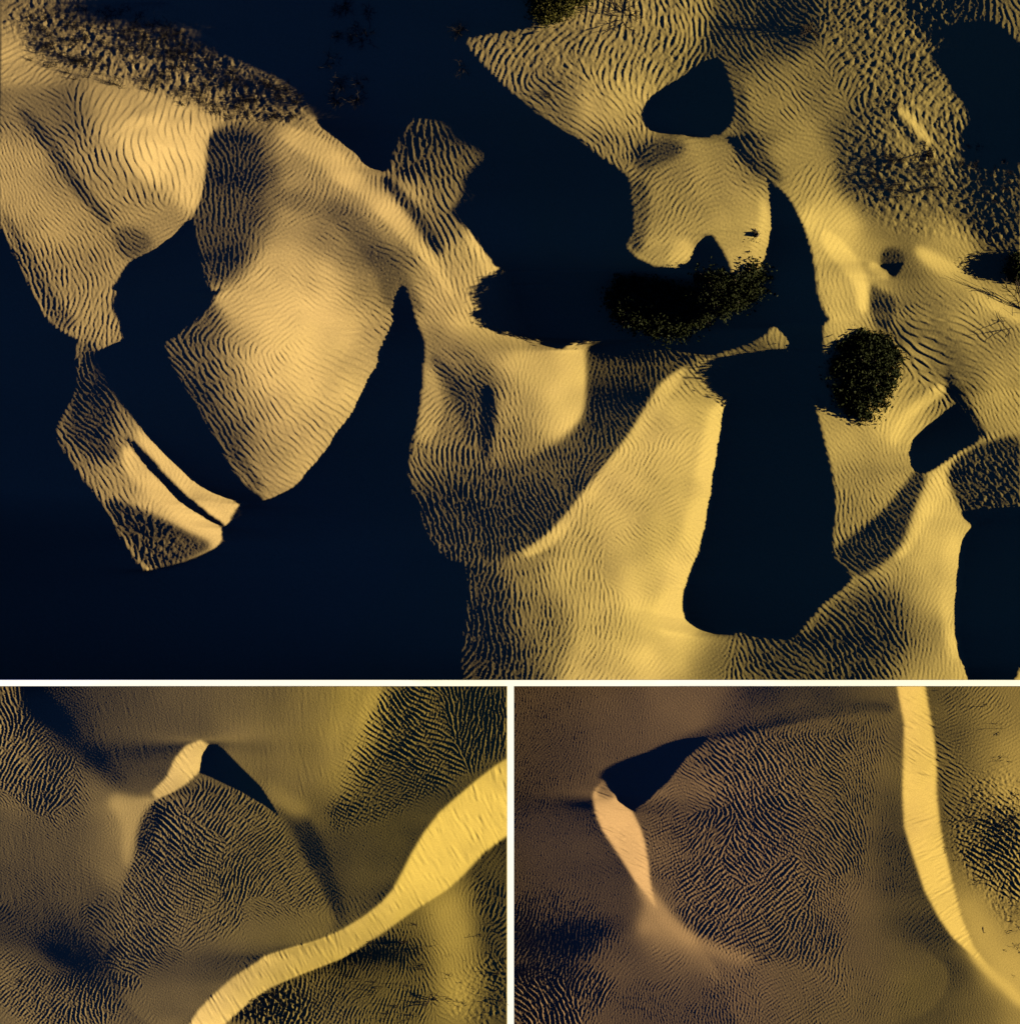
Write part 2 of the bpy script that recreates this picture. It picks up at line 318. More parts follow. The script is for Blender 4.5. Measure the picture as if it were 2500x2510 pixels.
# ripples: x, y, crest angle, wavelength, slope
BIG_RIPPLES = [(50,150,35,16,.22),(280,304,60,21,.15),(374,397,97,23,.16),(234,421,115,18,.2),(140,370,125,13,.22),(47,260,130,13,.22),(47,421,120,10,.2),(140,515,140,11,.22),(117,678,120,15,.26),(234,608,135,13,.22),(327,561,150,13,.24),(210,772,78,14,.24),(370,590,35,12,.2),
(560,450,98,14,.14),(550,620,100,13,.14),(702,351,60,13,.2),(795,398,55,13,.18),(690,500,35,12,.18),(748,608,150,13,.2),(678,795,45,14,.2),(600,700,40,14,.22),(608,940,108,16,.2),(748,1034,148,17,.2),(561,1127,115,16,.2),(748,870,135,15,.24),(800,760,140,14,.22),(680,1180,150,16,.18),(870,870,150,19,.22),(917,678,155,15,.22),(900,600,150,13,.2),
(870,421,50,13,.16),(964,538,55,13,.17),(1034,374,70,18,.2),(1000,420,75,18,.2),(1127,350,130,14,.16),(1104,561,110,18,.22),(1127,678,100,15,.2),(1057,748,150,13,.18),(1200,725,110,14,.16),
(1080,894,150,13,.2),(1174,894,130,13,.2),(1244,987,100,13,.22),(1338,940,60,12,.1),(1400,950,70,12,.03),(1057,1010,45,14,.22),(1080,1198,105,15,.22),(1221,1221,110,14,.2),(1361,1198,110,13,.18),(1478,1034,120,14,.16),(1268,1338,110,14,.18),(1550,900,105,14,.16),
(1221,1502,82,15,.2),(1338,1502,72,13,.2),(1361,1338,60,14,.2),(1502,1174,50,12,.24),(1595,1360,150,11,.24),(1595,1618,50,12,.18),(1640,1540,60,13,.02),(1480,1560,75,13,.22),(1200,1400,85,14,.22),
(1268,117,60,18,.22),(1548,140,66,20,.24),(1361,257,135,15,.22),(1502,304,125,15,.2),(1619,468,40,14,.22),(1619,585,30,13,.2),(1640,40,65,18,.24),
(1834,47,120,14,.2),(1881,210,145,14,.18),(1927,327,150,14,.18),(1990,480,30,15,.16),(2050,600,40,15,.1),(1694,421,45,14,.2),(1810,491,150,14,.2),(1850,590,170,12,.12),(2000,680,80,13,.16),(2110,680,90,13,.02),
(2161,117,60,18,.17),(2138,398,120,16,.18),(2419,491,120,17,.2),(2302,678,130,12,.12),(2302,795,155,27,.28),(2419,772,120,12,.18),(2200,620,45,8,.03),(2161,760,120,12,.2),
(2302,870,155,24,.24),(2419,940,125,12,.2),(2115,1127,140,11,.16),(2091,1244,125,13,.2),(2185,1268,130,13,.2),(2395,1174,120,14,.24),(2302,1315,60,10,.1),(2278,1478,60,11,.14),(2115,1548,110,15,.24),(2068,1502,100,15,.22),(1880,1620,120,14,.22),(1694,1572,60,12,.08),(1700,930,150,14,.22),(1670,1174,30,13,.2),(2200,1000,70,14,.14),(2330,1640,55,12,.12),
(400,1080,100,13,.06),(420,1210,55,13,.1),(500,1270,50,12,.05),(290,980,120,14,.2),(240,1100,115,15,.22),(330,1300,110,16,.24)]
def lv(f, *pts): return [f((x, y))[0] + (v,) for x, y, v in pts]
def rv(f, *pts): return [f((p[0], p[1]))[0] + tuple(p[2:]) for p in pts]
# --- outlines of the crescent dune with the bright slip face crossing below it ---
CRE_SHADOWS = [G((1170,375),(1210,372),(1280,430),(1370,520),(1455,610)) + H((100,690),(150,775),(60,690),(0,655)) + G((1400,640),(1350,620),(1240,570),(1122,517),(1130,450))]
CRE_BAND = G((1030,2000),(1060,1932),(1110,1850),(1200,1760),(1300,1670),(1455,1570)) + H((60,1550),(220,1500),(340,1470),(490,1410),(620,1330),(720,1250),(780,1180),(840,1070),(890,970),(950,870),(1040,750),(1130,670),(1250,570),(1340,500),(1470,420),(1470,850),(1416,880),(1290,970),(1170,1100),(1080,1180),(900,1290),(720,1420),(500,1560),(240,1660),(100,1720),(0,1790)) + G((1350,1840),(1250,1932),(1150,2000))
CRE_SLIP = G((850,640),(930,560),(980,450),(1040,380),(1120,350),(1170,375),(1140,420),(1122,517),(1040,590),(960,640),(870,675))
CRE_DIMS = [
  (G((1120,515),(870,680),(800,740),(755,880),(760,1000),(700,1120),(650,1350),(640,1700),(800,1940),(1040,1930),(1200,1750),(1455,1560)) + H((60,1540),(300,1470),(470,1400),(420,1230),(270,990),(100,740),(0,655)), .17, 5),
  (H((540,40),(730,40),(640,230),(560,370),(490,520),(430,560),(480,300)), .42, 12), (H((640,40),(735,40),(650,220),(570,370),(500,520),(540,360)), .5, 4),
  (G((850,640),(880,680),(800,750),(750,900),(720,1080),(680,1000),(690,800),(590,700),(640,640),(760,680)), .52, 8),
  (G((880,690),(805,760),(765,880),(780,1000),(840,920),(910,810),(960,720)), .07, 6),
  (H((100,690),(200,820),(300,990),(400,1180),(490,1400),(550,1330),(480,1150),(410,950),(340,800),(250,720)), .025, 6),
  (H((60,560),(200,640),(330,700),(300,780),(180,760),(90,660)), .32, 10),
  (H((560,880),(850,780),(880,950),(760,1150),(560,1320),(500,1200)), .1, 12),
  (H((1250,1000),(1430,900),(1430,1932),(1340,1932),(1300,1400)), .09, 14), (H((980,1260),(1150,1200),(1180,1350),(1250,1900),(1050,1900),(1050,1500)), .5, 20),
  (G((110,30),(330,30),(480,200),(600,420),(760,620),(560,570),(420,400),(260,260)), .03, 14), (G((110,30),(200,30),(420,240),(480,380),(380,360),(230,220)), -.04, 18), (G((-30,1350),(150,1370),(450,1500),(520,1600),(380,1580),(150,1470),(-30,1440)), .06, 16), (G((150,1420),(420,1500),(480,1580),(380,1570),(200,1480)), -.05, 20),
  (CRE_BAND, 1.03, 2.2), (CRE_SLIP, .95, 2.)]
CRE_LIT = lv(G,(60,120,.3),(250,250,.09),(150,400,.28),(50,600,.26),(300,650,.22),(400,500,.2),(100,900,.2),(300,900,.2),(450,800,.2),(100,1150,.17),(400,1150,.2),(620,700,.35),(720,720,.4),(700,900,.42),(690,1050,.32),(600,950,.25),(830,750,.3),(900,900,.16),(1000,1050,.22),(800,1100,.26),(1000,750,.25),(1200,750,.26),(1400,800,.24),(1200,1000,.24),(1400,1050,.24),(1000,1250,.22),(800,1350,.22),(1200,1350,.2),(1400,1350,.2),(650,1350,.2),(500,1300,.14),(200,1300,.12),(100,1450,.08),(330,1500,.05),(430,1560,.07),(200,1560,.2),(50,1600,.28),(300,1700,.24),(100,1850,.26),(500,1850,.22),(700,1700,.16),(900,1600,.17),(1100,1600,.16),(1300,1550,.15),(900,1850,.16),(200,100,.08),(430,250,.09),(500,450,.13),(650,150,.14),(800,150,.18),(1000,150,.22),(1250,150,.24),(1400,300,.3),(700,400,.13),(850,450,.15),(700,560,.12),(750,620,.15),(900,300,.17),(1050,320,.2),(540,620,.3)) \
 + lv(H,(100,150,.26),(300,200,.3),(450,150,.36),(600,120,.45),(640,180,.5),(560,350,.48),(480,520,.4),(300,450,.33),(150,450,.3),(100,600,.3),(250,650,.3),(330,700,.26),(250,800,.18),(750,200,.16),(1000,200,.2),(1300,150,.14),(700,500,.17),(1000,450,.2),(1300,350,.17),(600,750,.18),(850,700,.16),(1000,620,.15),(600,950,.15),(800,900,.13),(650,1150,.11),(750,1050,.11),(450,850,.15),(400,1000,.13),(450,1150,.14),(520,1300,.14),(200,900,.2),(100,1100,.22),(300,1200,.22),(200,1350,.2),(350,1380,.18),(100,1450,.18),(300,1700,.2),(600,1600,.18),(800,1500,.17),(900,1380,.22),(1050,1300,.4),(1150,1280,.42),(1100,1450,.38),(1250,1250,.22),(1350,1100,.1),(1350,1300,.1),(1370,1500,.12),(1200,1600,.35),(1100,1750,.3),(1250,1850,.28),(1350,1850,.16),(900,1700,.22),(700,1850,.2),(400,1850,.18),(100,1850,.14),(150,1780,.14))
CRE_RIPPLES = rv(G,(150,300,62,11,.25),(300,600,60,11,.22),(100,900,150,6,.1),(300,1000,150,7,.1),(450,850,150,7,.1),(600,1000,165,8,.18),(550,600,150,7,.19),(700,800,40,7,.09),(350,250,30,6,.1),(800,450,20,7,.19),(900,250,160,7,.13),(1250,200,165,7,.13),(900,850,150,12,.24),(1100,950,150,11,.24),(1200,720,60,10,.2),(1400,700,65,10,.2),(1400,1000,55,9,.22),(1000,1250,150,10,.24),(800,1200,140,10,.2),(700,1450,155,10,.22),(1200,1450,40,10,.14),(1000,1700,150,7,.15),(200,1800,60,10,.2),(500,1800,60,10,.2),(100,1600,55,9,.16),(300,1500,45,7,.11),(650,1850,60,10,.2),(1000,520,135,11,.07),(1250,480,60,10,.0)) \
 + rv(H,(300,250,165,7,.13),(200,550,165,7,.15),(350,800,150,7,.12),(100,900,55,9,.2),(250,1150,50,9,.2),(150,1400,150,7,.19),(700,350,150,12,.26),(1000,400,148,12,.26),(1250,300,75,10,.2),(600,650,150,12,.25),(800,650,150,9,.18),(900,800,150,7,.15),(600,950,150,7,.15),(400,1000,150,8,.14),(300,1550,118,13,.12),(600,1450,118,13,.12),(950,1050,118,12,.06),(1200,800,112,13,.09),(100,1700,120,13,.1),(400,1750,70,9,.15),(700,1600,65,8,.12),(1000,1600,110,9,.12),(1100,1800,155,12,.15),(1350,1200,60,11,.12),(200,1830,80,13,.25),(900,1850,70,9,.14),(1100,1350,100,9,.06))
CRE_CROSS = rv(G,(150,300,150,9,.2),(300,600,145,9,.18),(900,850,60,10,.2),(1100,950,60,10,.2),(1000,1250,60,9,.2),(700,1450,60,9,.16),(200,1800,150,9,.18),(500,1850,150,9,.18),(900,250,90,9,.02),(100,1000,95,9,.04),(400,1000,95,9,.04),(1000,1700,90,8,.0),(1000,520,45,9,.0),(1250,480,60,9,.0),(1300,800,150,9,.1)) + rv(H,(300,300,95,12,.06),(700,350,60,10,.2),(1000,400,65,10,.2),(600,700,60,10,.16),(1250,300,150,9,.1),(700,1000,90,8,.0),(700,1600,150,8,.0),(1100,1500,60,8,.04),(600,1450,30,9,.0),(1150,850,30,9,.0),(250,1150,140,9,.12),(200,1830,150,12,.15))
# --- outlines of the leaning crescent dune with the long bright slip face beside scrub ---
LEE_SHADOWS = [I((540,555),(590,510),(700,460),(850,410),(1000,350),(1100,330),(1060,380),(980,450),(880,580),(780,670),(680,745),(600,670),(555,590))]
LEE_BAND = J((755,-10),(765,50),(790,180),(805,260),(800,450),(795,650),(805,830),(850,980),(920,1190),(1000,1340),(1070,1440),(1200,1560),(1330,1680),(1470,1800),(1470,1800),(1300,1650),(1190,1500),(1120,1330),(1070,1130),(1030,960),(1005,830),(985,650),(985,500),(970,330),(940,170),(920,50),(915,-10))
LEE_SLIP = I((460,660),(480,770),(520,860),(620,1010),(700,1140),(760,1210),(815,1290),(790,1200),(776,1110),(770,1040),(750,920),(725,840),(680,745),(600,680),(550,590),(530,580),(480,620))
LEE_DIMS = [
  (I((680,745),(780,660),(880,570),(980,450),(1060,380),(1200,340),(1455,280)) + J((300,230),(600,200),(790,200),(800,500),(790,800),(800,1200),(900,1500),(1100,1650),(900,1940),(0,1940)) + I((1250,1940),(1150,1600),(1000,1430),(900,1340),(830,1230),(790,1150),(770,1040),(740,900)), .165, 4),
  (I((840,420),(1000,320),(1200,270),(1455,190)) + J((300,150),(740,130),(760,200),(600,195),(300,225)) + I((1455,275),(1200,335),(1060,378)), .03, 5),
  (I((20,700),(420,640),(520,900),(690,1180),(650,1400),(300,1350),(20,1450)), .075, 22),
  (J((640,650),(810,650),(860,980),(1010,1340),(1120,1500),(900,1560),(640,1350)), .075, 26),
  (I((790,1190),(870,1300),(960,1400),(1100,1470),(1400,1560),(1300,1600),(1000,1520),(820,1420),(700,1440),(740,1300)), .42, 11),
  (I((700,440),(1000,310),(1455,170),(1455,260),(1150,330)), .07, 9), (I((20,1480),(300,1560),(500,1560),(250,1620),(20,1620)), .06, 12), (I((690,1140),(775,1140),(800,1200),(870,1300),(960,1400),(1060,1460),(1000,1490),(860,1400),(760,1270)), .5, 7), (LEE_BAND, 1.02, 2.2), (J((1150,1500),(1330,1650),(1470,1760),(1470,1860),(1330,1720),(1180,1570)), .85, 6), (LEE_SLIP, .92, 2.), (I((470,650),(500,590),(545,560),(600,680),(520,680)), .25, 4)]
LEE_LIT = lv(I,(100,150,.15),(300,150,.17),(600,150,.2),(900,150,.25),(1100,120,.25),(1000,230,.26),(1250,200,.12),(1400,230,.1),(850,300,.22),(700,350,.2),(300,400,.14),(100,400,.14),(400,560,.16),(520,470,.2),(250,700,.1),(100,800,.09),(350,850,.09),(450,900,.08),(200,1050,.1),(500,1100,.1),(600,1200,.09),(300,1250,.1),(100,1350,.06),(400,1400,.05),(650,1350,.07),(700,1250,.15),(780,1250,.4),(850,1380,.42),(750,1420,.3),(1000,1470,.42),(1200,1550,.34),(600,1560,.2),(500,1620,.2),(100,1580,.05),(300,1600,.09),(150,1750,.15),(150,1850,.22),(400,1850,.2),(700,1700,.17),(950,1650,.2),(1000,1800,.17),(1300,1750,.18),(1400,1850,.16),(800,780,.12),(820,650,.17),(950,550,.2),(1100,480,.24),(1300,400,.22),(1450,400,.24),(900,850,.15),(850,950,.15),(950,1000,.2),(1100,800,.19),(1300,700,.2),(1100,1100,.19),(1300,1100,.18),(1000,1250,.15),(1150,1350,.18),(1350,1350,.18),(830,1150,.2),(870,1250,.13)) \
 + lv(J,(200,120,.15),(500,100,.2),(700,120,.25),(100,230,.09),(400,190,.1),(700,200,.2),(300,300,.22),(600,300,.28),(700,450,.26),(400,500,.2),(200,600,.19),(600,650,.17),(740,650,.17),(720,850,.12),(500,900,.15),(200,900,.18),(750,1050,.09),(850,1200,.08),(600,1200,.12),(300,1200,.17),(900,1380,.08),(700,1450,.11),(1000,1500,.12),(400,1500,.17),(100,1500,.24),(1100,1640,.15),(800,1700,.16),(1200,1800,.22),(500,1800,.15),(200,1850,.14),(900,1880,.18),(1300,1880,.3),(1430,1900,.45),(1050,120,0.22),(1250,150,0.32),(1400,150,0.35),(1100,300,0.21),(1300,350,0.35),(1400,450,0.48),(1080,500,0.22),(1200,600,0.32),(1400,650,0.48),(1080,750,0.22),(1200,850,0.32),(1350,850,0.16),(1100,950,0.24),(1300,950,0.19),(1430,1000,0.32),(1120,1100,0.35),(1300,1150,0.32),(1180,1250,0.53),(1400,1250,0.32),(1250,1450,0.60),(1400,1450,0.45),(1350,1600,0.60),(1430,1700,0.60))
LEE_RIPPLES = rv(I,(200,200,72,7,.19),(100,600,75,7,.19),(600,200,70,7,.17),(300,900,80,7,.08),(300,1300,70,8,.12),(200,1500,75,9,.18),(500,1650,60,10,.2),(150,1850,130,12,.26),(700,1850,95,7,.14),(1200,1800,85,8,.14),(1000,1650,60,7,.1),(850,1350,45,7,.15),(900,1600,35,10,.18),(850,650,20,8,.14),(1000,600,150,9,.16),(1200,550,130,11,.2),(1350,600,115,11,.2),(900,950,25,9,.18),(1100,900,60,10,.2),(1100,1150,45,11,.24),(1300,1000,140,11,.22),(1100,1300,35,11,.24),(1350,1350,38,11,.22),(1000,150,130,7,.15),(600,900,165,11,.07),(750,1230,60,7,.09)) \
 + rv(J,(100,700,130,11,.22),(100,1200,38,11,.22),(300,500,130,10,.18),(400,900,130,10,.16),(650,600,100,7,.15),(650,1000,90,7,.19),(500,1300,60,7,.12),(300,1500,70,10,.16),(200,1750,25,9,.16),(700,1600,80,7,.12),(1000,1750,80,7,.1),(1200,1900,80,7,.15),(300,150,60,7,.12),(600,120,100,7,.1),(880,150,165,12,.14),(900,450,162,12,.18),(900,800,15,12,.1),(980,1100,20,12,.1),(1050,1280,32,11,.14),(1100,200,25,8,.16),(1300,300,25,9,.14),(1100,700,158,10,.18),(1250,900,155,14,.28),(1370,1050,150,15,.32),(1200,1300,22,7,.14),(1350,1600,20,7,.13))
LEE_CROSS = rv(I,(900,950,110,9,.14),(1100,1150,130,10,.2),(1300,1000,50,9,.18),(150,1850,45,10,.2),(200,500,90,8,.02),(300,1200,90,8,.02),(900,200,90,8,.0),(600,900,90,8,.0),(850,650,100,8,.04),(800,1350,90,8,.0),(1350,1350,125,10,.18)) + rv(J,(100,700,45,10,.16),(100,1200,125,10,.2),(300,500,40,9,.14),(650,800,90,8,.0),(900,500,80,8,.0),(1000,1200,80,8,.0),(1200,500,70,10,.06),(1300,950,60,12,.2),(700,1500,90,8,.0),(300,1500,125,9,.12),(1300,1600,60,8,.0))
# === END TERRAIN MATH ===
# ---------------------------------------------------------------- helpers
col = scene.collection
def wx(x): return (x - 1250.0) * MPP
def wy(y): return (1255.0 - y) * MPP

def tag(o, label=None, cat=None, group=None, kind=None):
    if label: o['label'] = label
    if cat: o['category'] = cat
    if group: o['group'] = group
    if kind: o['kind'] = kind
    return o

def mesh_np(name, verts, quads, smooth=True):
    me = bpy.data.meshes.new(name)
    verts = np.asarray(verts, np.float32); quads = np.asarray(quads, np.int32)
    n, k = quads.shape
    me.vertices.add(len(verts)); me.vertices.foreach_set('co', verts.ravel())
    me.loops.add(n * k); me.loops.foreach_set('vertex_index', quads.ravel())
    me.polygons.add(n); me.polygons.foreach_set('loop_start', np.arange(0, n * k, k, dtype=np.int32))
    me.polygons.foreach_set('use_smooth', np.full(n, smooth))
    me.update(calc_edges=True); me.validate()
    return me

def link(name, me, mat, parent=None):
    o = bpy.data.objects.new(name, me); col.objects.link(o)
    if mat and not me.materials: me.materials.append(mat)
    if parent: o.parent = parent
    return o

def material(name, build, rough=.9):
    m = bpy.data.materials.new(name); m.use_nodes = True
    nt = m.node_tree; b = nt.nodes['Principled BSDF']
    b.inputs['Roughness'].default_value = rough
    b.inputs['Specular IOR Level'].default_value = .05
    build(nt, b); return m

def node(nt, t, **kw):
    n = nt.nodes.new(t)
    for k, v in kw.items():
        if k in n.inputs: n.inputs[k].default_value = v
        else: setattr(n, k, v)
    return n

def sand(name, c1, c2, grain=.3, patch=.05, x_from=-40, x_to=40):
    def build(nt, b):
        L = nt.links.new
        tc = node(nt, 'ShaderNodeTexCoord')
        n1 = node(nt, 'ShaderNodeTexNoise', Scale=patch, Detail=4.0, Roughness=.6)
        n2 = node(nt, 'ShaderNodeTexNoise', Scale=9.0, Detail=6.0, Roughness=.75)
        L(tc.outputs['Object'], n1.inputs['Vector']); L(tc.outputs['Object'], n2.inputs['Vector'])
        r = node(nt, 'ShaderNodeValToRGB'); r.color_ramp.elements[0].position = .35; r.color_ramp.elements[1].position = .65
        r.color_ramp.elements[0].color = c1 + (1,); r.color_ramp.elements[1].color = c2 + (1,)
        sx = node(nt, 'ShaderNodeSeparateXYZ'); L(tc.outputs['Object'], sx.inputs[0])          # the sand yellows from one end of the field to the other
        gx_ = node(nt, 'ShaderNodeMapRange'); gx_.inputs['From Min'].default_value = x_from; gx_.inputs['From Max'].default_value = x_to
        L(sx.outputs['X'], gx_.inputs['Value'])
        fm = node(nt, 'ShaderNodeMix', data_type='FLOAT'); fm.inputs['Factor'].default_value = .6
        L(n1.outputs['Fac'], fm.inputs[2]); L(gx_.outputs['Result'], fm.inputs[3]); L(fm.outputs[0], r.inputs['Fac'])
        mr = node(nt, 'ShaderNodeMapRange'); mr.inputs['From Min'].default_value = .3; mr.inputs['From Max'].default_value = .7
        mr.inputs['To Min'].default_value = .80; mr.inputs['To Max'].default_value = 1.2
        L(n2.outputs['Fac'], mr.inputs['Value'])
        mx = node(nt, 'ShaderNodeMix', data_type='RGBA', blend_type='MULTIPLY'); mx.inputs['Factor'].default_value = 1
        L(r.outputs['Color'], mx.inputs[6]); L(mr.outputs['Result'], mx.inputs[7])
        L(mx.outputs[2], b.inputs['Base Color'])
        n3 = node(nt, 'ShaderNodeTexNoise', Scale=6.0, Detail=5.0, Roughness=.8); L(tc.outputs['Object'], n3.inputs['Vector'])
        bp = node(nt, 'ShaderNodeBump', Strength=grain, Distance=.05); L(n3.outputs['Fac'], bp.inputs['Height'])
        L(bp.outputs['Normal'], b.inputs['Normal'])
    return material(name, build, .95)

def plain(name, c, var=.3, scale=3.0, rough=.8):
    def build(nt, b):
        L = nt.links.new
        tc = node(nt, 'ShaderNodeTexCoord'); n = node(nt, 'ShaderNodeTexNoise', Scale=scale, Detail=3.0); L(tc.outputs['Object'], n.inputs['Vector'])
        r = node(nt, 'ShaderNodeValToRGB'); r.color_ramp.elements[0].position = .3; r.color_ramp.elements[1].position = .7
        r.color_ramp.elements[0].color = tuple(v * (1 - var) for v in c) + (1,); r.color_ramp.elements[1].color = tuple(v * (1 + var) for v in c) + (1,)
        L(n.outputs['Fac'], r.inputs['Fac']); L(r.outputs['Color'], b.inputs['Base Color'])
    return material(name, build, rough)

SAND_BIG = sand('golden_sand', (.217, .164, .070), (.209, .169, .052))
SAND_CRE = sand('amber_sand', (.214, .164, .070), (.212, .167, .038), x_from=-45, x_to=-5)
SAND_LEE = sand('brown_sand', (.224, .150, .072), (.214, .164, .044), x_from=15, x_to=50)
WHITE = plain('gutter_white', (.80, .92, 1.0), .0)
TWIG = plain('dead_twig', (.022, .017, .011), .4, 8.0)
LEAF = plain("dark_leaf", (.009, .012, .003), .55, 2.5, .7)
LEAF_Y = plain('olive_leaf', (.035, .034, .006), .5, 2.5, .7)
BARK = plain('bark', (.05, .04, .028), .3, 6.0)
FLOOR_Z = -14.0

# ---------------------------------------------------------------- the three dune fields
FIELDS = {}
def dune_field(name, label, mat, x0, y0, x1, y1, step, z, pads, berm=None):
    """z: heights in metres; pads: sides (l, r, t, b) that run on past the picture, the others end at the white strip"""
    ny, nx = z.shape
    xs = np.linspace(wx(x0), wx(x1), nx); ys = np.linspace(wy(y0), wy(y1), ny)
    FIELDS[name] = (x0, y0, x1, y1, z)
    out = np.array([.15, .4, .9, 2, 4, 7, 12, 20, 34, 55, 80.])
    def grow(z, xs, side):
        if side in pads: d = out
        else: d = np.array([0.])
        if side in 'lr':
            e = z[:, :1] if side == 'l' else z[:, -1:]
        else:
            e = z[:1] if side == 't' else z[-1:]
        k = 1 - np.exp(-d / 35.0)
        if side in pads:
            ext = e * (1 - k)[None, :] + (FLOOR_Z - .5) * k[None, :] if side in 'lr' else e * (1 - k)[:, None] + (FLOOR_Z - .5) * k[:, None]
        else:
            ext = np.full_like(e, FLOOR_Z - .5)
        if side == 'r' and berm is not None:      # unseen berm added past the edge to keep its shaded rows dark
            ext = ext + berm[:, None] * 1.3 * (d / 2.5 * np.exp(1 - d / 2.5))[None, :]
        if side == 'l': return np.concatenate([ext[:, ::-1], z], 1), np.concatenate([(xs[0] - d)[::-1], xs])
        if side == 'r': return np.concatenate([z, ext], 1), np.concatenate([xs, xs[-1] + d])
        if side == 't': return np.concatenate([ext[::-1], z], 0), np.concatenate([(xs[0] + d)[::-1], xs])
        return np.concatenate([z, ext], 0), np.concatenate([xs, xs[-1] - d])
    z, xs = grow(z, xs, 'l'); z, xs = grow(z, xs, 'r'); z, ys = grow(z, ys, 't'); z, ys = grow(z, ys, 'b')
    ny, nx = z.shape
    X, Y = np.meshgrid(xs, ys)
    v = np.stack([X, Y, z], -1).reshape(-1, 3)
    i = (np.arange(ny - 1)[:, None] * nx + np.arange(nx - 1)[None, :]).ravel()
    q = np.stack([i, i + nx, i + nx + 1, i + 1], 1)
    o = link(name, mesh_np(name, v, q), mat)
    return tag(o, label, None, None, 'structure')

def height(x, y):
    for x0, y0, x1, y1, z in FIELDS.values():
        if x0 <= x <= x1 and y0 <= y <= y1:
            ny, nx = z.shape
            j = min(ny - 1, int(round((y - y0) / (y1 - y0) * (ny - 1)))); i = min(nx - 1, int(round((x - x0) / (x1 - x0) * (nx - 1))))
            return float(z[j, i])
    return None
def edge_height(x, y):
    best = None
    for x0, y0, x1, y1, z in FIELDS.values():
        cx, cy = min(max(x, x0), x1), min(max(y, y0), y1); d = (cx - x) ** 2 + (cy - y) ** 2
        if best is None or d < best[0]: best = (d, cx, cy)
    return height(best[1], best[2])

def field_grid(x0, y0, x1, y1, px):
    nx, ny = int(round((x1 - x0) / px)) + 1, int(round((y1 - y0) / px)) + 1
    return nx, ny, (x1 - x0) / (nx - 1)

def rough_mask(polys, x0, y0, st, nx, ny, soft):
    m = np.zeros((ny // 4 + 1, nx // 4 + 1))
    for q in polys:
        k = q[1] * raster(q[0], x0, y0, st * 4, nx // 4 + 1, ny // 4 + 1)
        m = np.maximum(m, blur(k, (q[2] if len(q) > 2 else soft) / (st * 4)))
    return np.clip(resample(m, nx, ny), 0, 1)

def build_big():
    x0, y0, x1, y1 = 0, 0, 2500, 1666.5
    nx, ny, st = field_grid(x0, y0, x1, y1, 2500 / 1019)
    z, s, sh = relief(x0, y0, x1, y1, (x1 - x0) / 510, BIG_SHADOWS, BIG_LIT, BIG_DIMS)
    z = resample(z, nx, ny)
    shm = np.clip(resample(blur(sh, 1.6), nx, ny), 0, 1)
    z = keep_shade(z, shm, st * MPP)
    r = ripple_field(nx, ny, st, x0, y0, BIG_RIPPLES, 52, 3, [9, 12, 15.5, 20, 26], chaos=14, wscale=.88, peak=.3) * 1.02
    rough = rough_mask(BIG_ROUGH, x0, y0, st, nx, ny, 14)
    l1 = lumps(nx, ny, st, 26, 5) * .9 + lumps(nx, ny, st, 13, 6) * .35
    fine = lumps(nx, ny, st, 9, 7, .3)
    sa = np.clip(resample(s, nx, ny), 0, 1)
    r = r * (.5 + 1.15 * sa)
    r = r * (1 - .45 * rough) + l1 * rough * .6 + fine * .10 * (1 + rough)
    z = z + r * MPP * (1 - .72 * shm)
    z -= np.median(z[-1])
    return dune_field('dune_field', 'large dune field of golden ripples and deep navy shadows above the white strip', SAND_BIG, x0, y0, x1, y1, st, z, 'lrt', blur(shm[:, -3:-1].mean(1)[:, None].repeat(3, 1), 4)[:, 0])

def build_small(name, label, mat, x0, y0, x1, y1, data, seed, pads, rough, off, faces, zones):
    shd, lit, dims, rip, crs = data
    nx, ny, st = field_grid(x0, y0, x1, y1, 1.74)
    z, s, sh = relief(x0, y0, x1, y1, (x1 - x0) / 361, shd, lit, dims, rad=34, gam=1.12, lam=.4, cut=0, seed=seed, boost=(.135, 1.5), melt=14)
    z = resample(z, nx, ny)
    shm = np.clip(resample(blur(sh, 1.4), nx, ny), 0, 1)
    Ls = [6, 8.5, 12]
    r = ripple_field(nx, ny, st, x0, y0, rip, 32, seed, Ls, chaos=12, saw=.6, peak=1., wscale=1.0) * 1.0 + ripple_field(nx, ny, st, x0, y0, crs, 38, seed + 1, Ls, passes=1, chaos=12, saw=.6, peak=1., wscale=.82) * .75
    tx = .24 + .82 * rough_mask(zones, x0, y0, st, nx, ny, 9)
    r = r * tx
    rm = rough_mask(rough, x0, y0, st, nx, ny, 10)
    r = r + (lumps(nx, ny, st, 17, seed + 2) * .5 + lumps(nx, ny, st, 9, seed + 4) * .25) * rm + lumps(nx, ny, st, 6, seed + 3, .3) * .05
    z = keep_shade(z, shm, st * MPP)
    for poly, pts, amt in faces:        # sand that slid down the slip faces in tongues
        fm = rough_mask([(poly, 1.)], x0, y0, st, nx, ny, 3)
        sl = ripple_field(nx, ny, st, x0, y0, pts, 60, seed + 9, [9, 14, 22, 34], passes=1, spread=5, chaos=4, saw=.15)
        if amt > 0: sl = sl + .6 * ripple_field(nx, ny, st, x0, y0, [p[:3] + (p[3] * 1.9, p[4]) for p in pts], 60, seed + 19, [14, 22, 40], passes=1, spread=5, chaos=4, saw=0.)
        r = r * (1 - fm if amt > 0 else 1) + fm * abs(amt) * sl * np.clip(1 + .8 * lumps(nx, ny, st, 60, seed + 8, .5), 0, 2.2)
    z = z + r * MPP * (1 - .9 * shm)
    z -= off(z)
    return dune_field(name, label, mat, x0, y0, x1, y1, st, z, pads)

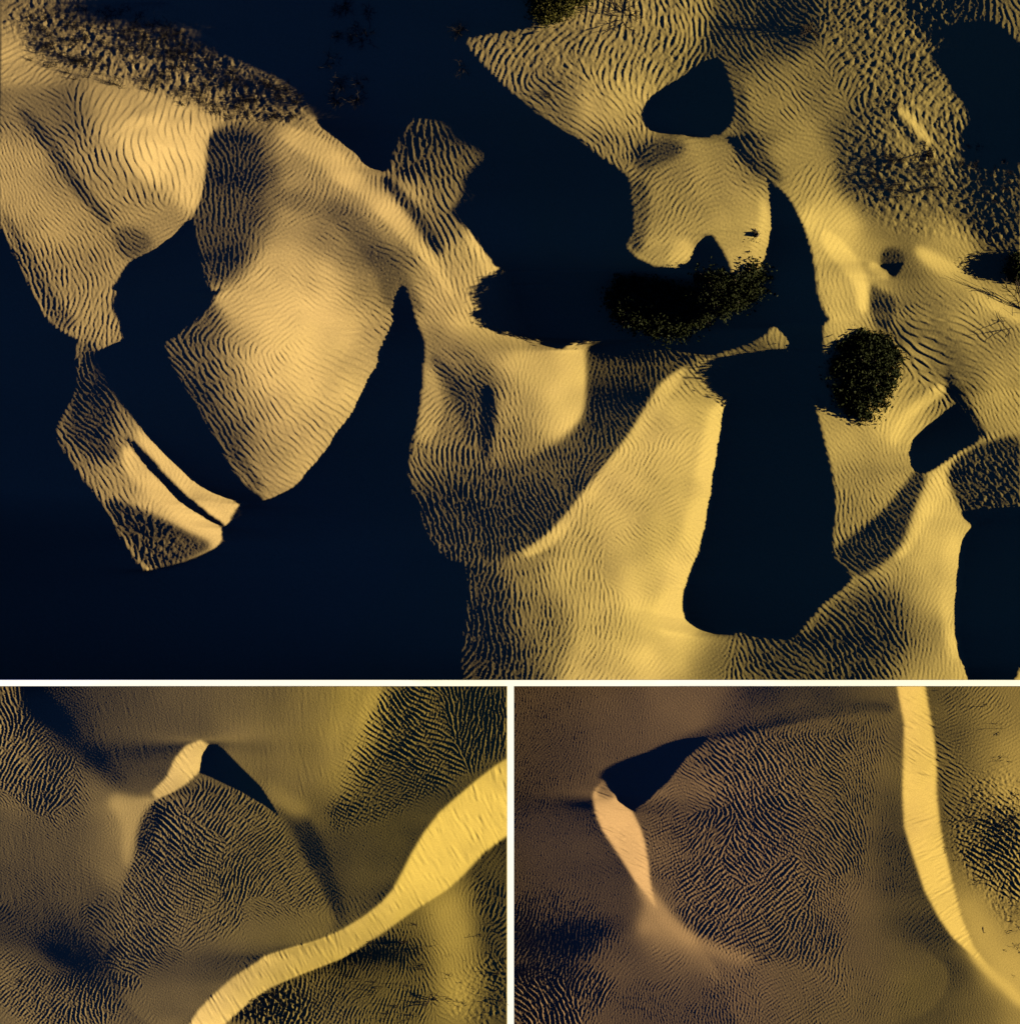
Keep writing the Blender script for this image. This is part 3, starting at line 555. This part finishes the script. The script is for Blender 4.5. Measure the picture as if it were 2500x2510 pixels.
BIG_ROUGH = [(A((0,0),(800,-20),(1250,290),(1640,540),(1660,640),(1200,650),(800,480),(200,320),(0,180)), .9),
             (B((760,210),(1100,140),(1400,-20),(1924,-20),(1924,380),(1650,560),(1200,480)), .5),
             (C((850,-20),(1600,-20),(1640,220),(1560,300),(1740,620),(1720,800),(1924,900),(1924,1350),(1650,1250),(1250,1230),(1000,950),(1020,600),(1200,560),(900,250)), .75),
             (F((1600,680),(1924,600),(1924,920),(1700,1040)), .4), (D((560,920),(760,970),(1120,1150),(800,1290)), .5)]
build_big()
build_small('crescent_dune_field', 'brown crescent dune field with a bright slip face band, below the white strip on the left', SAND_CRE,
            0, 1682, 1243, 2510, (CRE_SHADOWS, CRE_LIT, CRE_DIMS, CRE_RIPPLES, CRE_CROSS), 11, 'lb',
            [(H((0,1780),(250,1700),(330,1932),(-100,1932)), .9), (H((1150,1600),(1416,1500),(1416,1932),(1050,1932)), .4)], lambda z: z[:, -1].min() - .03,
            [(CRE_BAND, rv(H, (0,1650,118,13,.5), (400,1550,118,13,.5), (800,1250,120,13,.3), (1200,800,112,18,.36), (1000,1050,118,16,.2)), .42), (CRE_SLIP, rv(G, (1000,500,128,9,.4), (1100,400,118,9,.4)), .4),
             (G((430,60),(1455,60)) + H((720,40),(600,250),(480,540),(330,720),(100,640)) + G((1250,380),(1100,340),(850,600),(600,560)), rv(G, (600,200,112,18,.1), (900,300,105,18,.07), (1300,200,95,18,.07)) + rv(H, (200,300,96,18,.12), (450,200,108,18,.2), (500,450,102,16,.2)), -.09),
             (G((-20,850),(500,800),(640,1200),(600,1500),(300,1480),(-20,1350)), rv(G, (100,1000,94,18,.16), (500,1200,97,18,.16)), -.05)],
            [(G((1120,515),(870,680),(800,740),(755,880),(760,1000),(700,1120),(650,1350),(620,1600),(700,1800),(1000,1560),(1455,1330)) + H((330,1330),(420,1230),(270,990),(100,740),(0,655)), 1.),
             (G((-20,60),(100,80),(200,200),(280,330),(400,420),(470,560),(480,740),(560,900),(350,900),(-20,950)), 1., 22),
             (H((740,40),(640,230),(560,370),(500,500),(480,650),(400,720),(430,850),(560,830),(800,760),(1000,640),(1300,430),(1430,380),(1430,40)), 1.),
             (G((-20,1500),(200,1600),(450,1680),(620,1680),(720,1940),(-20,1940)), 1.), (G((600,740),(645,760),(620,950),(560,920)), .8),
             (G((-20,850),(450,800),(640,1150),(600,1500),(300,1400),(-20,1300)), .5, 30), (H((0,1800),(240,1680),(500,1580),(900,1320),(1430,1000),(1430,1950),(-200,1950)), .75)])
build_small('leaning_dune_field', 'dark brown dune field with a tall bright slip face beside scrub, at lower right', SAND_LEE,
            1260, 1682, 2500, 2510, (LEE_SHADOWS, LEE_LIT, LEE_DIMS, LEE_RIPPLES, LEE_CROSS), 21, 'rb',
            [(J((1080,780),(1180,560),(1455,420),(1455,1500),(1250,1250),(1060,1000)), .5)], lambda z: z[:, 0].max() + .03,
            [(LEE_BAND, rv(J, (860,100,160,11,.5), (900,450,158,11,.6), (900,800,15,11,.4), (1000,1150,22,10,.5), (1100,1350,32,10,.5), (1350,1700,45,10,.1)), .45), (LEE_SLIP, rv(I, (530,750,165,9,.5), (680,1000,160,9,.5)), .5)],
            [(I((680,745),(780,660),(880,570),(980,450),(1060,380),(1200,340),(1455,280)) + J((300,230),(600,200),(730,210),(660,500),(600,800),(560,1200),(450,1600),(100,1650)) + I((1200,1540),(1000,1430),(900,1340),(830,1230),(790,1150),(770,1040),(740,900)), 1., 13),
             (I((0,1600),(450,1600),(620,1700),(420,1950),(0,1950)), 1.), (I((720,1480),(960,1520),(1000,1650),(850,1640)), .7), (I((0,1150),(600,1250),(500,1600),(0,1600)), .6),
             (J((960,40),(1470,40),(1470,1500),(1300,1300),(1080,1000),(990,500)), .85), (I((600,1700),(1455,1560)) + J((700,1600),(1100,1930)) + I((600,1950)), .5)])

# added white gutter strip between the three fields, no part of the desert, and the desert floor that carries everything
def box(x0, x1, y0, y1, z0, z1):
    v = [(x0, y0, z0), (x1, y0, z0), (x1, y1, z0), (x0, y1, z0), (x0, y0, z1), (x1, y0, z1), (x1, y1, z1), (x0, y1, z1)]
    f = [(3, 2, 1, 0), (4, 5, 6, 7), (0, 1, 5, 4), (1, 2, 6, 5), (2, 3, 7, 6), (3, 0, 4, 7)]
    return v, f
g = .012
v1, f1 = box(wx(-1600), wx(4100), wy(1682) + g, wy(1666.5) - g, FLOOR_Z - .4, 0)
v2, f2 = box(wx(1243) + g, wx(1260) - g, wy(4300), wy(1682) + g, FLOOR_Z - .4, 0)
o = link('white_gutter', mesh_np('white_gutter', v1 + v2, f1 + [tuple(i + 8 for i in f) for f in f2], False), WHITE)
tag(o, 'narrow added white gutter strip separating the three dune fields', None, None, 'structure')
S = 3000.0
tag(link('ground', mesh_np('ground', [(-S, -S, FLOOR_Z), (S, -S, FLOOR_Z), (S, S, FLOOR_Z), (-S, S, FLOOR_Z)], [(0, 1, 2, 3)], False), SAND_BIG),
    'flat sandy desert floor around the dune fields', None, None, 'structure')

# ---------------------------------------------------------------- plants
def tube(pts, r0, r1, sides=4):
    """tapered tube along points -> verts, quads"""
    pts = [np.array(p, float) for p in pts]; V = []; Q = []
    for i, p in enumerate(pts):
        d = pts[min(i + 1, len(pts) - 1)] - pts[max(i - 1, 0)]; d /= np.linalg.norm(d) + 1e-9
        a = np.cross(d, (0, 0, 1.) if abs(d[2]) < .9 else (1., 0, 0)); a /= np.linalg.norm(a); b = np.cross(d, a)
        r = r0 + (r1 - r0) * i / (len(pts) - 1)
        for k in range(sides):
            t = 2 * math.pi * k / sides
            V.append(p + r * (math.cos(t) * a + math.sin(t) * b))
    for i in range(len(pts) - 1):
        for k in range(sides):
            k2 = (k + 1) % sides
            Q.append((i * sides + k, i * sides + k2, (i + 1) * sides + k2, (i + 1) * sides + k))
    return V, Q

class Build:
    def __init__(s): s.v = []; s.q = []
    def add(s, V, Q):
        n = len(s.v); s.v += [tuple(p) for p in V]; s.q += [tuple(i + n for i in f) for f in Q]
    def mesh(s, name, smooth=True): return mesh_np(name, s.v, s.q, smooth)

def wander(rng, p, d, n, step, bend, sag=0.):
    p = np.array(p, float); d = np.array(d, float); out = [p.copy()]
    for _ in range(n):
        d = d + rng.normal(0, bend, 3); d[2] -= sag; d /= np.linalg.norm(d)
        p = p + d * step; out.append(p.copy())
    return out

def bush(name, label, cx, cy, lobes, leaves, leaf, seed, mat, root=None, group=None, cat='bush'):
    """leafy evergreen: lobes (dx, dy, dz, rx, ry, rz) in metres around the base; crown of leaf clumps, limbs from one root"""
    rng = np.random.default_rng(seed)
    e = bpy.data.objects.new(name, None); col.objects.link(e)
    hz = edge_height(cx, cy)
    e.location = (wx(cx), wy(cy), hz - .25); e.empty_display_size = .3
    tag(e, label, cat, group)
    lobes = np.array(lobes); wgt = lobes[:, 3] * lobes[:, 4]; wgt = wgt / wgt.sum()
    nc = leaves // 26
    li = rng.choice(len(lobes), nc, p=wgt)
    d = rng.normal(size=(nc, 3)); d[:, 2] = np.abs(d[:, 2]) * .9 - .12; d /= np.linalg.norm(d, axis=1)[:, None]
    rad = rng.uniform(.1, 1, nc) ** .33 * rng.uniform(.86, 1.1, nc)
    L = lobes[li]; cc = L[:, :3] + d * L[:, 3:] * rad[:, None]
    cc[:, 2] = np.maximum(cc[:, 2], .25)
    pick = rng.integers(0, nc, leaves)
    p = cc[pick] + rng.normal(0, 1, (leaves, 3)) * np.array([.3, .3, .22]) * rng.uniform(.4, 1.5, (nc, 1))[pick]
    a = rng.normal(size=(leaves, 3)); a /= np.linalg.norm(a, axis=1)[:, None]
    b = np.cross(a, rng.normal(size=(leaves, 3))); b /= np.linalg.norm(b, axis=1)[:, None]
    s = leaf * rng.uniform(.6, 1.3, (leaves, 1))
    V = np.stack([p - a * s, p + b * s * .5, p + a * s, p - b * s * .5], 1).reshape(-1, 3)
    Q = np.arange(leaves * 4).reshape(-1, 4)
    link('crown', mesh_np(name + '_crown', V, Q, False), mat, e)
    B_ = Build()
    B_.add(*tube([(0, 0, -.6), (.05, .03, .3), (0, .1, .8)], .28, .2, 7))
    for k in rng.choice(nc, min(nc, 34), replace=False):
        t = cc[k]; mid = t * .5 + np.array([0, 0, .35]) + rng.normal(0, .25, 3)
        B_.add(*tube([(0, 0, .2), mid * .55, mid, t], .11, .02, 5))
    for k in rng.choice(nc, min(nc // 6, 40), replace=False):        # bare shoots that stick out of the crown
        t = cc[k]; o_ = t * np.array([1.13, 1.13, 1.05]) + rng.normal(0, .2, 3)
        B_.add(*tube([t * .8, t, o_], .03, .012, 4))
    link('trunk', B_.mesh(name + '_trunk'), BARK, e)
    return e

def tangle(name, seed, n, length, spread, rad, flat=.5):
    """low dead shrub: wiry stems that arch out of one root and fork"""
    rng = np.random.default_rng(seed); B_ = Build()
    for k in range(n):
        a = rng.uniform(0, 2 * math.pi); up = rng.uniform(.15, 1.0) * flat + .1
        d = np.array([math.cos(a), math.sin(a), up]); st = length * rng.uniform(.5, 1.2) / 5
        root = np.array([rng.normal(0, spread), rng.normal(0, spread), -.08])
        pts = wander(rng, root, d / np.linalg.norm(d), 5, st, .28, .05)
        B_.add(*tube(pts, rad * rng.uniform(.7, 1.3), rad * .35, 3))
        for f in range(2):
            i = rng.integers(2, 5); d2 = rng.normal(size=3); d2[2] = abs(d2[2]) * .6; d2 /= np.linalg.norm(d2)
            B_.add(*tube(wander(rng, pts[i], d2, 3, st * .6, .3), rad * .6, rad * .3, 3))
    return B_.mesh(name)

def put(me, name, x, y, rz, sc, label, cat, group=None, mat=None, tilt=0., sink=0.):
    o = link(name, me, mat or TWIG); o.location = (wx(x), wy(y), edge_height(x, y) - sink)
    o.rotation_euler = (tilt, 0, rz); o.scale = (sc, sc, sc)
    return tag(o, label, cat, group)

# large leafy bushes of the big field
bush('evergreen_bush', 'broad dark evergreen bush sprawling in the valley below the horseshoe dune', 1628, 745,
     [(-1.6, .2, .4, 3.6, 3.3, 2.4), (1.8, .6, .4, 3.6, 3.3, 2.6), (-3.6, .3, .2, 2.2, 2.2, 1.8), (3.6, -.3, .3, 2.6, 2.5, 2.2), (.4, -1.4, .3, 3.2, 2.2, 2.0)], 24000, .17, 41, LEAF)
bush('evergreen_bush', 'smaller dark bush with a loose sunlit top at the right horn of the horseshoe dune', 1806, 708,
     [(0, 0, .3, 2.6, 2.2, 2.2), (1.6, 1.5, .4, 1.3, 1.2, 1.6), (-2.2, .3, .3, 2.4, 2.4, 2.2), (-1.4, -.8, .3, 2.4, 2.0, 1.8), (2.0, .6, .3, 1.8, 1.4, 1.9)], 10000, .17, 42, LEAF)
bush('evergreen_bush', 'tall oval dark green bush standing alone on the pale slope right of the long shadow', 2115, 892,
     [(0, 0, .2, 3.6, 5.0, 1.35), (-.3, 2.2, .2, 2.5, 2.9, 1.15), (.2, -2.2, .2, 2.4, 3.3, 1.15), (.9, .3, .2, 3.0, 3.2, 1.3)], 24000, .17, 43, LEAF)
bush('evergreen_bush', 'green bush cut off by the top edge above the tip of the lumpy lit slope', 1352, 8,
     [(0, 0, .3, 2.0, 2.2, 2.0), (-.8, -.4, .3, 1.5, 1.8, 1.6), (2.2, .8, .3, 1.8, 1.2, 1.5)], 7000, .14, 44, LEAF_Y)
bush('evergreen_bush', 'dark bush half outside the right edge below the scrubby slope', 2496, 652,
     [(0, 0, .3, 1.2, 1.6, 1.3), (.8, -.5, .3, 1.2, 1.3, 1.2)], 3500, .13, 45, LEAF)
bush('sapling', 'tiny leafy sapling on the sunlit right flank of the horseshoe dune', 1853, 576, [(0, 0, .1, .25, .55, .3)], 150, .08, 46, LEAF_Y, cat='sapling')

# bare branching shrubs
def bare_shrub(name, label, x, y, seed, spread, n, h):
    rng = np.random.default_rng(seed); B_ = Build()
    for k in range(n):
        a = rng.uniform(0, 2 * math.pi); d = np.array([math.cos(a), math.sin(a), rng.uniform(.2, .9)])
        pts = wander(rng, (rng.normal(0, .15), rng.normal(0, .15), -.2), d / np.linalg.norm(d), 6, spread / 6, .16, .02)
        B_.add(*tube(pts, .06, .025, 5))
        for i in (2, 3, 4, 5):
            for f in range(2):
                d2 = (pts[i] - pts[i - 1]) / np.linalg.norm(pts[i] - pts[i - 1]) + rng.normal(0, .7, 3); d2[2] = abs(d2[2]) * .5; d2 /= np.linalg.norm(d2)
                p2 = wander(rng, pts[i], d2, 4, spread * .09, .2); B_.add(*tube(p2, .035, .015, 4))
    o = link(name, B_.mesh(name), TWIG); o.location = (wx(x), wy(y), edge_height(x, y)); o.scale = (1, 1, h)
    return tag(o, label, 'shrub')
bare_shrub('bare_shrub', 'bare branching dead shrub on the lumpy sand right of the top edge bush', 1522, 38, 51, 2.2, 9, .5)
bare_shrub('bare_shrub', 'bare branched shrub reaching in from the right edge over rippled sand', 2505, 760, 52, 3.4, 12, .8)
bare_shrub('bare_shrub', 'wiry bare shrub at the foot of the small pale slip face among right hand scrub', 2262, 372, 53, 1.2, 9, .5)
bare_shrub('bare_shrub', 'dark tangled shrub on the dim ripples near the top right', 1992, 78, 54, 1.3, 11, .35)

TANGLES = [tangle('dry_scrub', 60 + k, 22 + 3 * k, 1.15, .22, .028, .5) for k in range(5)]
rnd = random.Random(9)
def inside(poly, x, y):
    c = False; n = len(poly)
    for i in range(n):
        (xa, ya), (xb, yb) = poly[i], poly[i - 1]
        if (ya > y) != (yb > y) and x < (xb - xa) * (y - ya) / (yb - ya) + xa: c = not c
    return c
def strew(poly, n, dmin, label, group, smin, smax, name='dry_scrub', meshes=None, flat=1.):
    xs = [p[0] for p in poly]; ys = [p[1] for p in poly]; got = []; tries = 0
    while len(got) < n and tries < 20000:
        tries += 1
        x, y = rnd.uniform(min(xs), max(xs)), rnd.uniform(min(ys), max(ys))
        if not inside(poly, x, y) or any((x - a) ** 2 + (y - b) ** 2 < dmin * dmin for a, b in got): continue
        got.append((x, y))
        s_ = rnd.uniform(smin, smax); u = (x - min(xs)) / (max(xs) - min(xs))
        size = 'larger' if s_ > smin + .66 * (smax - smin) else 'smaller' if s_ < smin + .33 * (smax - smin) else 'middling'
        side = 'left part' if u < .34 else 'right part' if u > .66 else 'middle'
        o = put(rnd.choice(meshes or TANGLES), name, x, y, rnd.uniform(0, 6.28), s_, size + ' ' + label % side, 'scrub', group)
        o.scale = (s_, s_, s_ * flat)
strew(A((130,90),(300,20),(760,20),(930,150),(1100,300),(1300,380),(1560,480),(1640,600),(1500,610),(1200,640),(960,560),(820,470),(600,480),(350,400),(150,320)), 115, 15,
      'dark wiry scrub tangle in the %s of the top left thicket', 'dead scrub thicket on the top left slope', .4, .95, flat=.8)
strew(C((1060,830),(1400,780),(1560,900),(1500,980),(1300,1030),(1100,980)), 20, 13,
      'dark wiry scrub in the %s of the lumpy hollow at right', 'scrub in the lumpy hollow at the right', .35, .8, flat=.5)
strew(C((1560,660),(1720,760),(1924,900),(1924,1150),(1760,1050),(1560,800)), 18, 15,
      'dark wiry scrub, %s of the lumpy slope by the right edge', 'scrub along the right edge shadow', .3, .7, flat=.5)
strew(B((60,0),(340,0),(220,140),(170,560),(40,560),(0,300)), 12, 25,
      'dark scrub faint in the %s of the top navy shadow', 'scrub inside the top navy shadow', .7, 1.3)
for x, y, s_, lab in [(1128, 80, 1.0, 'dead twiggy shrub at the left tip of the lumpy lit slope'), (1135, 165, .9, 'dead shrub in navy shadow just below the lit slope tip'),
                      (1344, 232, .5, 'small dark tuft on the lower edge of the lumpy lit slope'), (1375, 205, .4, 'smallest dark tuft on the lumpy lit slope')]:
    put(TANGLES[int(x) % 5], 'dry_shrub', x, y, x, s_, lab, 'shrub')
put(TANGLES[1], 'dry_shrub', 2195, 258, 1., .55, 'small dark shrub in the hollow beside the pale ripple streak at upper right', 'shrub')

# twigs and tufts of the crescent field (lower left)
TUFTS = [tangle('sand_tuft', 80 + k, 7, .38, .1, .022, .35) for k in range(4)]
def dead_branch(name, seed, length, n):
    rng = np.random.default_rng(seed); B_ = Build()
    for k in range(n):
        a = rng.uniform(0, 6.28); d = np.array([math.cos(a), math.sin(a), rng.uniform(.05, .45)])
        pts = wander(rng, (rng.normal(0, .12), rng.normal(0, .12), .0), d / np.linalg.norm(d), 5, length * rng.uniform(.6, 1.1) / 5, .3, .03)
        B_.add(*tube(pts, .05, .018, 5))
        for i in (2, 3): B_.add(*tube(wander(rng, pts[i], rng.normal(size=3) * (1, 1, .3), 2, length * .12, .2), .03, .015, 4))
    return B_.mesh(name)
for k, (p, s_, lab) in enumerate([
    (H((840, 1465))[0], 1.0, 'dead branch lying on rippled sand under the middle of the bright band'),
    (H((990, 1800))[0], 1.15, 'larger dead branch on rippled sand near the bottom of the crescent field'),
    (H((1385, 1800))[0], .8, 'dead branch near the lower right corner of the crescent field'),
    (H((1365, 1650))[0], .7, 'thin dead branch on the shaded right side under the bright band'),
    (H((1390, 1360))[0], .6, 'short dark branch at the right end of the crescent field'),
    (H((905, 1375))[0], .4, 'short broken twig just under the bright band'),
    (H((665, 1530))[0], .45, 'forked twig standing left of the dead branch under the bright band'),
    (G((125, 1700))[0], .45, 'thin twig on ripples at the lower left corner'),
    (G((1400, 1795))[0], .4, 'small twig on the lower edge of the bright band'),
    (H((950, 1625))[0], .45, 'dark twig pair halfway between the two dead branches')]):
    put(dead_branch('dead_branch', 100 + k, 1.0, 7), 'dead_branch', p[0], p[1], k * 1.3, s_, lab, 'branch').scale[2] = s_ * .4
strew(H((650,1560),(900,1400),(1150,1150),(1400,1250),(1400,1900),(300,1920),(100,1850),(260,1700)), 46, 14,
      'dark sand tuft, %s of the slope below the slanting bright band', 'tufts below the slanting band', .6, 1.5, 'sand_tuft', TUFTS, .5)
strew(H((10,1780),(230,1720),(330,1800),(260,1925),(0,1925)), 14, 12,
      'dark scrub tuft, %s of the lumpy sand at bottom centre', 'scrub at the bottom middle', .9, 1.9, 'sand_tuft', TUFTS, .5)

# scrub of the leaning field (lower right)
strew(J((1210,600),(1455,560),(1455,1000),(1330,1010),(1200,900),(1130,760)), 40, 9,
      'dark tuft, %s of the rough scrub beside the tall slip face', 'scrub beside the tall slip face', 1.0, 2.4, 'sand_tuft', TUFTS, .5)
strew(J((1230,1000),(1455,1010),(1455,1420),(1330,1350),(1200,1200)), 24, 12,
      'dark tuft, %s of the lower scrub beside the tall slip face', 'lower scrub beside the tall slip face', .9, 1.9, 'sand_tuft', TUFTS, .5)
strew(J((1340,1440),(1455,1400),(1455,1720),(1400,1700)), 9, 12,
      'dark tuft, %s of the scrub at the lower right corner', 'tufts at the lower right corner', .8, 1.6, 'sand_tuft', TUFTS, .5)
for x, y, s_, lab in [(1270, 148, 1.3, 'lone dark tuft nearest the top of the rippled slope right of the slip face'), (1340, 155, 1.0, 'second dark tuft from the top on the slope right of the slip face'),
                      (1345, 272, 1.6, 'wide low tuft on fine ripples in the upper right of the leaning field'), (1365, 440, 1.6, 'dark tuft above the scrub patch by the right edge'),
                      (1045, 950, 1.2, 'dark tuft touching the right edge of the tall slip face'), (1078, 1020, 1.0, 'small tuft just below the one touching the slip face edge'),
                      (1000, 75, 1.1, 'dark tuft beside the top end of the tall slip face')]:
    p = J((x, y))[0]; put(TUFTS[x % 4], 'sand_tuft', p[0], p[1], x, s_, lab, 'tuft')
def stake(seed, h, lean):
    rng = np.random.default_rng(seed); B_ = Build()
    pts = [(0, 0, -.2), (0, -lean * .35, h * .35), (.03, -lean * .7, h * .7), (.0, -lean, h)]
    B_.add(*tube(pts, .055, .035, 6))
    B_.add(*tube([pts[2], (.18, -lean * .75, h * .8), (.22, -lean * .7, h * .95)], .03, .015, 4))
    return B_.mesh('dead_sapling')
for k, (x, y, h, ln, lab) in enumerate([(1345, 1500, .3, 2.2, 'long dead stem leaning over pale sand, left of two near the lower right corner'), (1392, 1570, .25, 1.6, 'shorter dead stem leaning over pale sand, right of two near the corner'),
                                   (1243, 1370, .25, 1.2, 'dead stem with a twiggy head on rippled sand left of the lower scrub')]):
    p = J((x, y))[0]
    put(stake(120 + k, h, ln), 'dead_sapling', p[0], p[1], 0, 1, lab, 'sapling')
